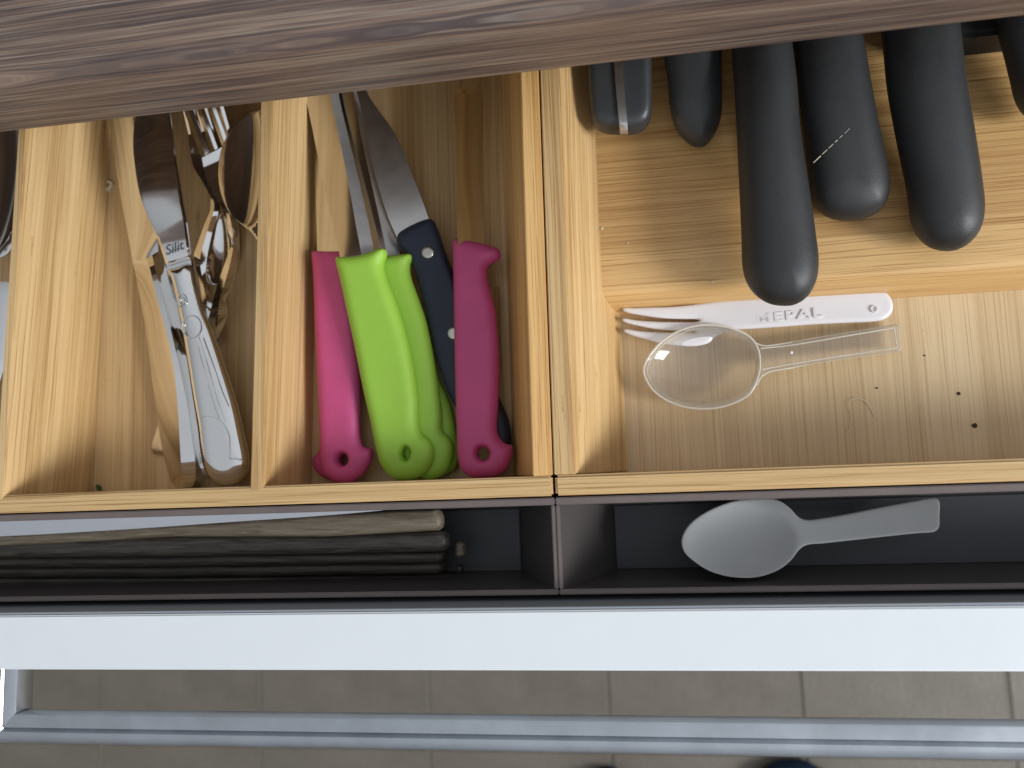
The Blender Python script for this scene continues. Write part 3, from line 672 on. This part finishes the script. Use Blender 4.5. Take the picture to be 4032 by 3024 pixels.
# ------------------------------------------------------------------ black handled utensils on the platform
BG = 'black handled kitchen tools on the raised platform'
def tool(label, ol, pl, T, r, mat=BLACK, name='kitchen_tool', pw=2.1):
    k = thing(name, label, 'utensil', P(*np.mean(ol, 0), 26), BG)
    inflate('handle', ol, pl, T, r, mat, k, ds=1.6, gs=2.6, rings=8, smooth=80, pw=pw); return k
T3 = [(2868,60),(2880,182),(2896,414),(2908,663),(2919,911),(2925,1052),(2941,1110),(2978,1160),(3028,1192),(3078,1202),(3136,1197),(3186,1160),(3214,1101),(3221,1027),(3210,928),(3194,812),(3172,664),(3148,497),(3136,331),(3115,166),(3098,60)]
T4 = [(3095,40),(3124,166),(3152,414),(3172,560),(3186,680),(3200,790),(3227,828),(3277,857),(3343,866),(3409,857),(3467,828),(3495,775),(3499,704),(3476,580),(3442,414),(3413,249),(3390,120),(3370,40)]
T5 = [(3455,0),(3476,124),(3496,331),(3533,538),(3575,745),(3591,861),(3616,919),(3658,963),(3715,984),(3774,981),(3823,952),(3856,903),(3869,828),(3857,704),(3832,538),(3799,331),(3770,91),(3755,0)]
T6 = [(3890,-60),(3930,80),(3945,150),(3964,217),(3986,307),(4008,391),(4050,450),(4120,480),(4200,440),(4230,330),(4210,100),(4180,-60)]
T2 = [(2600,100),(2615,230),(2630,331),(2639,431),(2662,505),(2700,553),(2740,576),(2778,571),(2817,522),(2838,464),(2844,400),(2843,331),(2842,207),(2840,100)]
tool('longest black handle, reaching past the platform over the white fork', T3, plane(3070, 1150, 48, 3000, 200, 56), 12, 15)
tool('black handle with a thin white scratch, right of the longest one', T4, plane(3350, 800, 40, 3250, 100, 52), 11, 14)
tool('smooth black handle, third of the three long ones from the left', T5, plane(3700, 900, 41, 3600, 100, 53), 12, 14)
tool('black handle cut off by the right edge of the picture', T6, plane(4120, 400, 42, 4050, 0, 52), 11, 14)
tool('short dark pointed handle in shadow under the countertop', T2, plane(2740, 500, 38, 2720, 150, 50), 9, 12, BLACKG)
# scratch on the second handle
k4 = bpy.data.objects['kitchen_tool.001']; 
pl_s = plane(3350, 800, 40, 3250, 100, 52)
for a_, b_, rr_ in ((0, .2, .22), (.24, .38, .13), (.42, .55, .12), (.6, .66, .16), (.72, .8, .1), (.86, 1., .08)):
    tube('scratch', [(3203+142*t, 640-134*t, 51+4.6*math.sqrt(t)) for t in (a_, (a_+b_)/2, b_)], rr_, CRUMB, k4, 5)
k1 = thing('carving_tool', 'charcoal grey handle with a steel strip along its spine, by the left wall', 'knife', P(2440, 400, 26), BG)
T1 = [(2308,60),(2312,257),(2316,373),(2324,452),(2342,495),(2385,516),(2440,521),(2500,518),(2540,500),(2562,464),(2567,331),(2565,224),(2562,60)]
pl1 = plane(2440, 500, 44, 2440, 100, 52)
inflate('handle', T1, pl1, 7, 5.5, BLACKG, k1, pw=3., ds=1.4, gs=2.4, rings=7, smooth=60)
zq = 51.4
ribbon('tang', [[(2408,100,58.8),(2438,100,58.8)],[(2418,240,56.7),(2449,240,56.7)],[(2424,330,55.),(2456,330,55.)],[(2432,420,53.2),(2464,420,53.2)],[(2438,480,52),(2470,480,52)],[(2440,508,50.5),(2472,508,50.5)],[(2441,521,46),(2473,521,46)],[(2441,522,40),(2473,522,40)]], STEELM, k1, thick=2.5, n=2, smooth=85)
kb2 = thing('shaded_back_block', 'black block added for the shaded back of the tray, at the top right', 'utensil', P(3900, 60, 26), BG)  # added black block, stands in for shadow over the back of the tray
o = prism('body', [(P(3785,155,30)[0]-22, 26.2), (P(4200,155,30)[0], 26.2), (P(4200,155,30)[0], 46), (P(3785,155,30)[0]-22, 46)], 'y', [(P(3900,158,40)[1], 0), (P(3900,158,40)[1]+60, 0)], BLACK, kb2, 2.)

# ------------------------------------------------------------------ plastic cutlery on the tray floor
wf = thing('plastic_fork', 'milky white plastic three-tined child fork lying along the step', 'fork', P(2980, 1240, 6))
FO = [(2449,1218),(2458,1212),(2491,1212),(2560,1210),(2633,1208),(2705,1202),(2774,1193),(2858,1182),(2943,1176),(3070,1166),(3198,1156),(3320,1149),(3424,1144),(3474,1146),(3503,1168),(3516,1202),(3508,1236),(3480,1258),(3440,1266),(3320,1272),(3198,1278),(3080,1287),(2960,1295),(2887,1300),(2850,1310),(2819,1326),(2791,1350),(2746,1362),(2689,1363),(2604,1352),(2536,1335),(2480,1318),(2456,1304),(2457,1296),(2475,1297),(2520,1304),(2604,1309),(2689,1310),(2742,1309),(2742,1304),(2689,1302),(2604,1299),(2531,1287),(2463,1270),(2449,1261),(2452,1254),(2470,1255),(2497,1260),(2576,1266),(2661,1268),(2746,1267),(2754,1262),(2746,1258),(2689,1257),(2605,1253),(2520,1241),(2463,1229)]
plf = plane(3480, 1200, 11.5, 2460, 1240, 15)
inflate('body', FO, plf, 1.4, 2., WPL, wf, Tb=1.3, ds=.7, gs=2., rings=4, smooth=60)
zl = PP(3115, 1228, plf)[2]
text('MEPAL', 3106, 1244, zl+1.45, 6.0, 2.2, WPL, wf, name='embossed_lettering', ext=.45, font_w=2., space=1.12, sx=1.62)
tube('embossed_line', [(2974,1205,zl+1.4),(2974,1262,zl+1.4)], .2, WPL, wf, 5)
tube('embossed_ring', [(3442+12*math.cos(a), 1216+12*math.sin(a), zl+.9) for a in np.linspace(0, 2*math.pi, 11)[:-1]], .35, WPL, wf, 6, True, 2)
cs = thing('clear_spoon', 'clear transparent plastic spoon lying over the tip of the white fork', 'spoon', P(2900, 1430, 6))
CO = [(2534,1462),(2542,1428),(2570,1383),(2616,1337),(2678,1301),(2746,1282),(2819,1281),(2887,1295),(2938,1318),(2966,1342),(2994,1358),(3028,1361),(3110,1347),(3198,1332),(3367,1303),(3470,1287),(3528,1277),(3539,1282),(3544,1330),(3549,1377),(3542,1383),(3460,1394),(3367,1408),(3198,1433),(3100,1449),(3028,1461),(3005,1476),(2989,1507),(2955,1546),(2904,1580),(2836,1603),(2774,1609),(2700,1603),(2633,1580),(2576,1541),(2548,1501)]
plc = plane(3500, 1340, 11, 2560, 1450, 20)
bf = bowl(2768, 1445, 17, 222, 150, 7.5)
inflate('body', CO, plc, .65, .8, CLEAR, cs, off=bf, ds=.9, gs=1.4, rings=3, smooth=70)
rimp = CO[:10]+[(2986,1380),(2992,1425),(2988,1470)]+CO[CO.index((2989,1507))+1:]
tube('rim_bead', [(u, v, PP(u, v, plc)[2]+.2) for u, v in rimp], .65, CLEARR, cs, 8, True, 3)
tube('rim_bead', [(2768+(u-2768)*.945, 1445+(v-1445)*.925, PP(u, v, plc)[2]-.9) for u, v in rimp], .34, CLEARR, cs, 6, True, 3)
for q_ in ([(2955,1333),(2978,1352),(3012,1362),(3060,1357),(3120,1347)], [(2980,1517),(2996,1486),(3026,1465),(3070,1456),(3125,1447)]):
    tube('handle_rib', [(u, v, PP(u, v, plc)[2]+.2) for u, v in q_], .5, CLEARR, cs, 6)
tube('handle_rib', [(u, v, PP(u, v, plc)[2]+.1) for u, v in [(3120,1347),(3198,1333),(3367,1305),(3470,1289),(3526,1280),(3536,1284),(3541,1330),(3545,1375),(3538,1381),(3460,1392),(3367,1406),(3198,1431),(3125,1446)]], .32, CLEARR, cs, 6)
hb = [(3028,1375),(3198,1346),(3367,1317),(3518,1292),(3530,1366),(3367,1394),(3198,1419),(3028,1447)]
tube('handle_rib', [(u, v, PP(u, v, plc)[2]+.5) for u, v in [(2995,1372),(3110,1360),(3198,1346),(3290,1330),(3367,1317),(3450,1303),(3520,1291)]], .4, CLEARR, cs, 6)
tube('handle_rib', [(u, v, PP(u, v, plc)[2]+.5) for u, v in [(3000,1455),(3110,1434),(3198,1420),(3290,1405),(3367,1394),(3450,1381),(3532,1368)]], .4, CLEARR, cs, 6)
tube('handle_rib', [(u, v, PP(u, v, plc)[2]+.5) for u, v in [(3520,1291),(3526,1330),(3532,1368)]], .4, CLEARR, cs, 6)
ud = [(3115+7*math.cos(a), 1388+7*math.sin(a)) for a in np.linspace(0, 2*math.pi, 10)[:-1]]
inflate('moulding_dot', ud, PP(3115, 1388, plc)[2]+.7, .6, .8, WPL, cs, ds=.4, gs=.6, rings=3)
# ------------------------------------------------------------------ grey spoon in the right box
gs_ = thing('grey_spoon', 'dull grey plastic spoon standing in the right smoked box', 'spoon', P(3000, 2200, 4))
GO = [(2683,2138),(2690,2103),(2720,2060),(2781,2016),(2860,1981),(2938,1963),(3008,1959),(3069,1972),(3113,2003),(3144,2036),(3174,2046),(3240,2039),(3323,2025),(3497,1990),(3600,1971),(3672,1959),(3692,1964),(3700,1981),(3699,2030),(3697,2077),(3681,2093),(3600,2101),(3497,2112),(3323,2131),(3240,2140),(3174,2147),(3148,2164),(3113,2208),(3061,2247),(2991,2271),(2930,2276),(2860,2269),(2790,2247),(2729,2208),(2694,2173)]
PZ = P(3000, 1965, 40); QZ = P(3000, 2275, 12)
pg_ = plane(3000, 1965, 24, 3000, 2275, 47)
cG = np.array(PP(2905, 2118, pg_)[:2])
def gof(x, y, d):
    q = ((x-cG[0])/26.)**2+((y-cG[1])/15.5)**2
    return -6*np.clip(1-q, 0, 1)
inflate('body', GO, pg_, .8, 1.1, GREYP, gs_, off=gof, ds=1.1, gs=1.7, rings=3, smooth=60)
# ------------------------------------------------------------------ wooden handled things in the left box
WG = 'wooden handles lying in the left box'
def whandle(label, ol, z, T, mat, r=6.):
    k = thing('wooden_utensil', label, 'utensil', P(*np.mean(ol, 0), 5), WG)
    h = inflate('handle', ol, z, T, r, mat, k, raw=True, ds=2.4, gs=3.4, rings=6, smooth=50, pw=3.4)
    return k
whandle('pale weathered wooden handle, uppermost of the bundle in the left box', [(-300,2110),(0,2096),(400,2076),(796,2054),(1200,2026),(1560,2010),(1725,2004),(1742,2012),(1748,2050),(1744,2080),(1735,2088),(1300,2112),(1000,2112),(700,2112),(300,2135),(-300,2165)], 34, 5, WOODL)
whandle('dark wooden handle just below the pale one in the left box', [(-300,2125),(300,2110),(800,2103),(1300,2100),(1740,2084),(1760,2088),(1772,2110),(1770,2160),(1740,2170),(1200,2182),(600,2192),(-300,2200)], 27, 6, WOODD)
whandle('dark wooden handle in the middle of the bundle in the left box', [(-300,2190),(600,2182),(1200,2172),(1735,2166),(1755,2175),(1756,2208),(1735,2216),(600,2232),(-300,2240)], 22, 5, WOODD)
whandle('near-black wooden handle, fourth down in the left box', [(-300,2226),(600,2220),(1200,2212),(1738,2206),(1755,2216),(1756,2250),(1735,2258),(600,2272),(-300,2275)], 18, 5, WOODD)
whandle('lowest wooden handle, nearest the drawer front in the left box', [(-300,2266),(600,2264),(1200,2262),(1770,2256),(1790,2264),(1790,2294),(1770,2300),(600,2304),(-300,2306)], 14, 5, WOODD)
kk = thing('wooden_peg', 'short wooden peg end right of the dark handles in the left box', 'peg', P(1815, 2160, 5))
inflate('body', [(1795,2130),(1830,2132),(1835,2160),(1833,2192),(1797,2194),(1793,2160)], 20, 3, 2.5, WOODL, kk)
kk = thing('wooden_peg', 'smaller wooden peg end below the other one in the left box', 'peg', P(1812, 2242, 5))
inflate('body', [(1800,2222),(1822,2224),(1825,2240),(1822,2256),(1802,2256),(1798,2240)], 16, 2.4, 2., WOODD, kk)
tag(ribbon('plastic_sheet', [[(-300,2052,44),(-300,2120,41)],[(0,2047,44),(0,2112,41)],[(500,2030,44),(500,2084,41)],[(900,2013,44),(900,2056,41)],[(1300,2005,44),(1300,2028,42.4)],[(1500,2003,44),(1505,2010,43.4)]], PAPER, None, thick=.5, n=3), 'pale grey flat sheet along the back of the left box, above the handles', 'sheet')
# ------------------------------------------------------------------ crumbs and fibres
def crumb(name, label, cat, u, v, z, s, mat, sq=.6):
    bm = bmesh.new(); bmesh.ops.create_icosphere(bm, subdivisions=2, radius=s*.001)
    rs = random.Random(int(u*7+v))
    for q in bm.verts: q.co *= rs.uniform(.7, 1.2); q.co.z *= sq
    me = bpy.data.meshes.new(name); bm.to_mesh(me); bm.free(); me.materials.append(mat)
    o = bpy.data.objects.new(name, me); C.objects.link(o); p = P(u, v, z); o.location = Vector((p[0], p[1], z+s*sq*.7))*.001
    return tag(o, label, cat)
crumb('crumb', 'dark seed-like crumb at the right of the right tray floor', 'crumb', 3836, 1675, 6.1, 1.1, DIRT)
crumb('crumb', 'small dark speck above the dark seed on the right tray floor', 'crumb', 3775, 1550, 6.1, .8, DIRT)
crumb('crumb', 'tiny dark speck right of the clear spoon handle', 'crumb', 3452, 1528, 6.1, .5, DIRT)
crumb('crumb', 'tiny dark speck right of the clear spoon handle, nearer the step', 'crumb', 3640, 1400, 6.1, .45, DIRT)
crumb('crumb', 'tiny pale crumb on the platform next to the left wall', 'crumb', 2370, 900, 26.1, .7, CRUMB)
crumb('crumb', 'tiny pale crumb near the platform edge left of the long black handle', 'crumb', 2805, 1110, 26.1, .55, CRUMB)
crumb('crumb', 'pale crumb on the platform below the steel-strip handle', 'crumb', 2473, 957, 26.1, .5, CRUMB)
o = tube('lint', [(425,715,6.7),(440,720,7.2),(432,740,6.8),(424,745,6.8),(430,752,6.6)], 1.0, CRUMB, None, 6); tag(o, 'small ball of pale lint left of the knives in the left compartment', 'lint')
o = tube('herb_scrap', [(382,1908,7),(388,1922,8),(398,1936,7)], lambda t: .3+1.1*math.sin(math.pi*min(t*1.2, 1)), LEAF, None, 5); tag(o, 'scrap of green leaf at the front rail of the left compartment', 'leaf')
o = tube('hair', [(3340,1705,6.5),(3348,1670,6.5),(3350,1630,6.6),(3342,1595,7),(3352,1575,7.5),(3385,1570,7.5),(3415,1585,7),(3435,1620,6.6),(3446,1645,6.5)], .16, FIBRE, None, 5); tag(o, 'curled pale fibre on the right tray floor', 'fibre')
o = tube('hair', [(2180,2020,52),(2172,2060,50),(2165,2110,48),(2150,2160,44)], .12, FIBRE, None, 5); tag(o, 'thin fibre clinging to the right end of the left box', 'fibre')
# ------------------------------------------------------------------ slippers on the floor
def slipper(label, u, v, wd):
    p = P(u, v, ZF+60); k = thing('slipper', label, 'slipper', (p[0], p[1]-120, ZF), 'pair of dark slippers on the floor')
    ang = np.linspace(0, 2*math.pi, 25)[:-1]
    V = []; Fq = []
    secs = [(0, .35, 18), (-10, .72, 34), (-35, .95, 50), (-70, 1., 60), (-120, .95, 66), (-180, .85, 60), (-240, .8, 50), (-262, .55, 40)]
    for (dy, s, h) in secs:
        for a in ang:
            V.append((p[0]+wd/2*s*math.cos(a), p[1]+dy, ZF+1+h/2+h/2*math.sin(a)))
    n = len(ang)
    for i in range(len(secs)-1):
        for j in range(n): Fq.append((i*n+j, i*n+(j+1) % n, (i+1)*n+(j+1) % n, (i+1)*n+j))
    Fq += [tuple(range(n)), tuple((len(secs)-1)*n+j for j in range(n))]
    mesh_obj('upper', V, Fq, NAVYF, k, 60)
slipper('dark slipper toe peeking out under the handle, left of the blue one', 2390, 3085, 74)
slipper('dark blue slipper toe under the handle at the lower right', 3150, 3055, 118)

for o in S.objects:
    if '_o' in o: del o['_o']
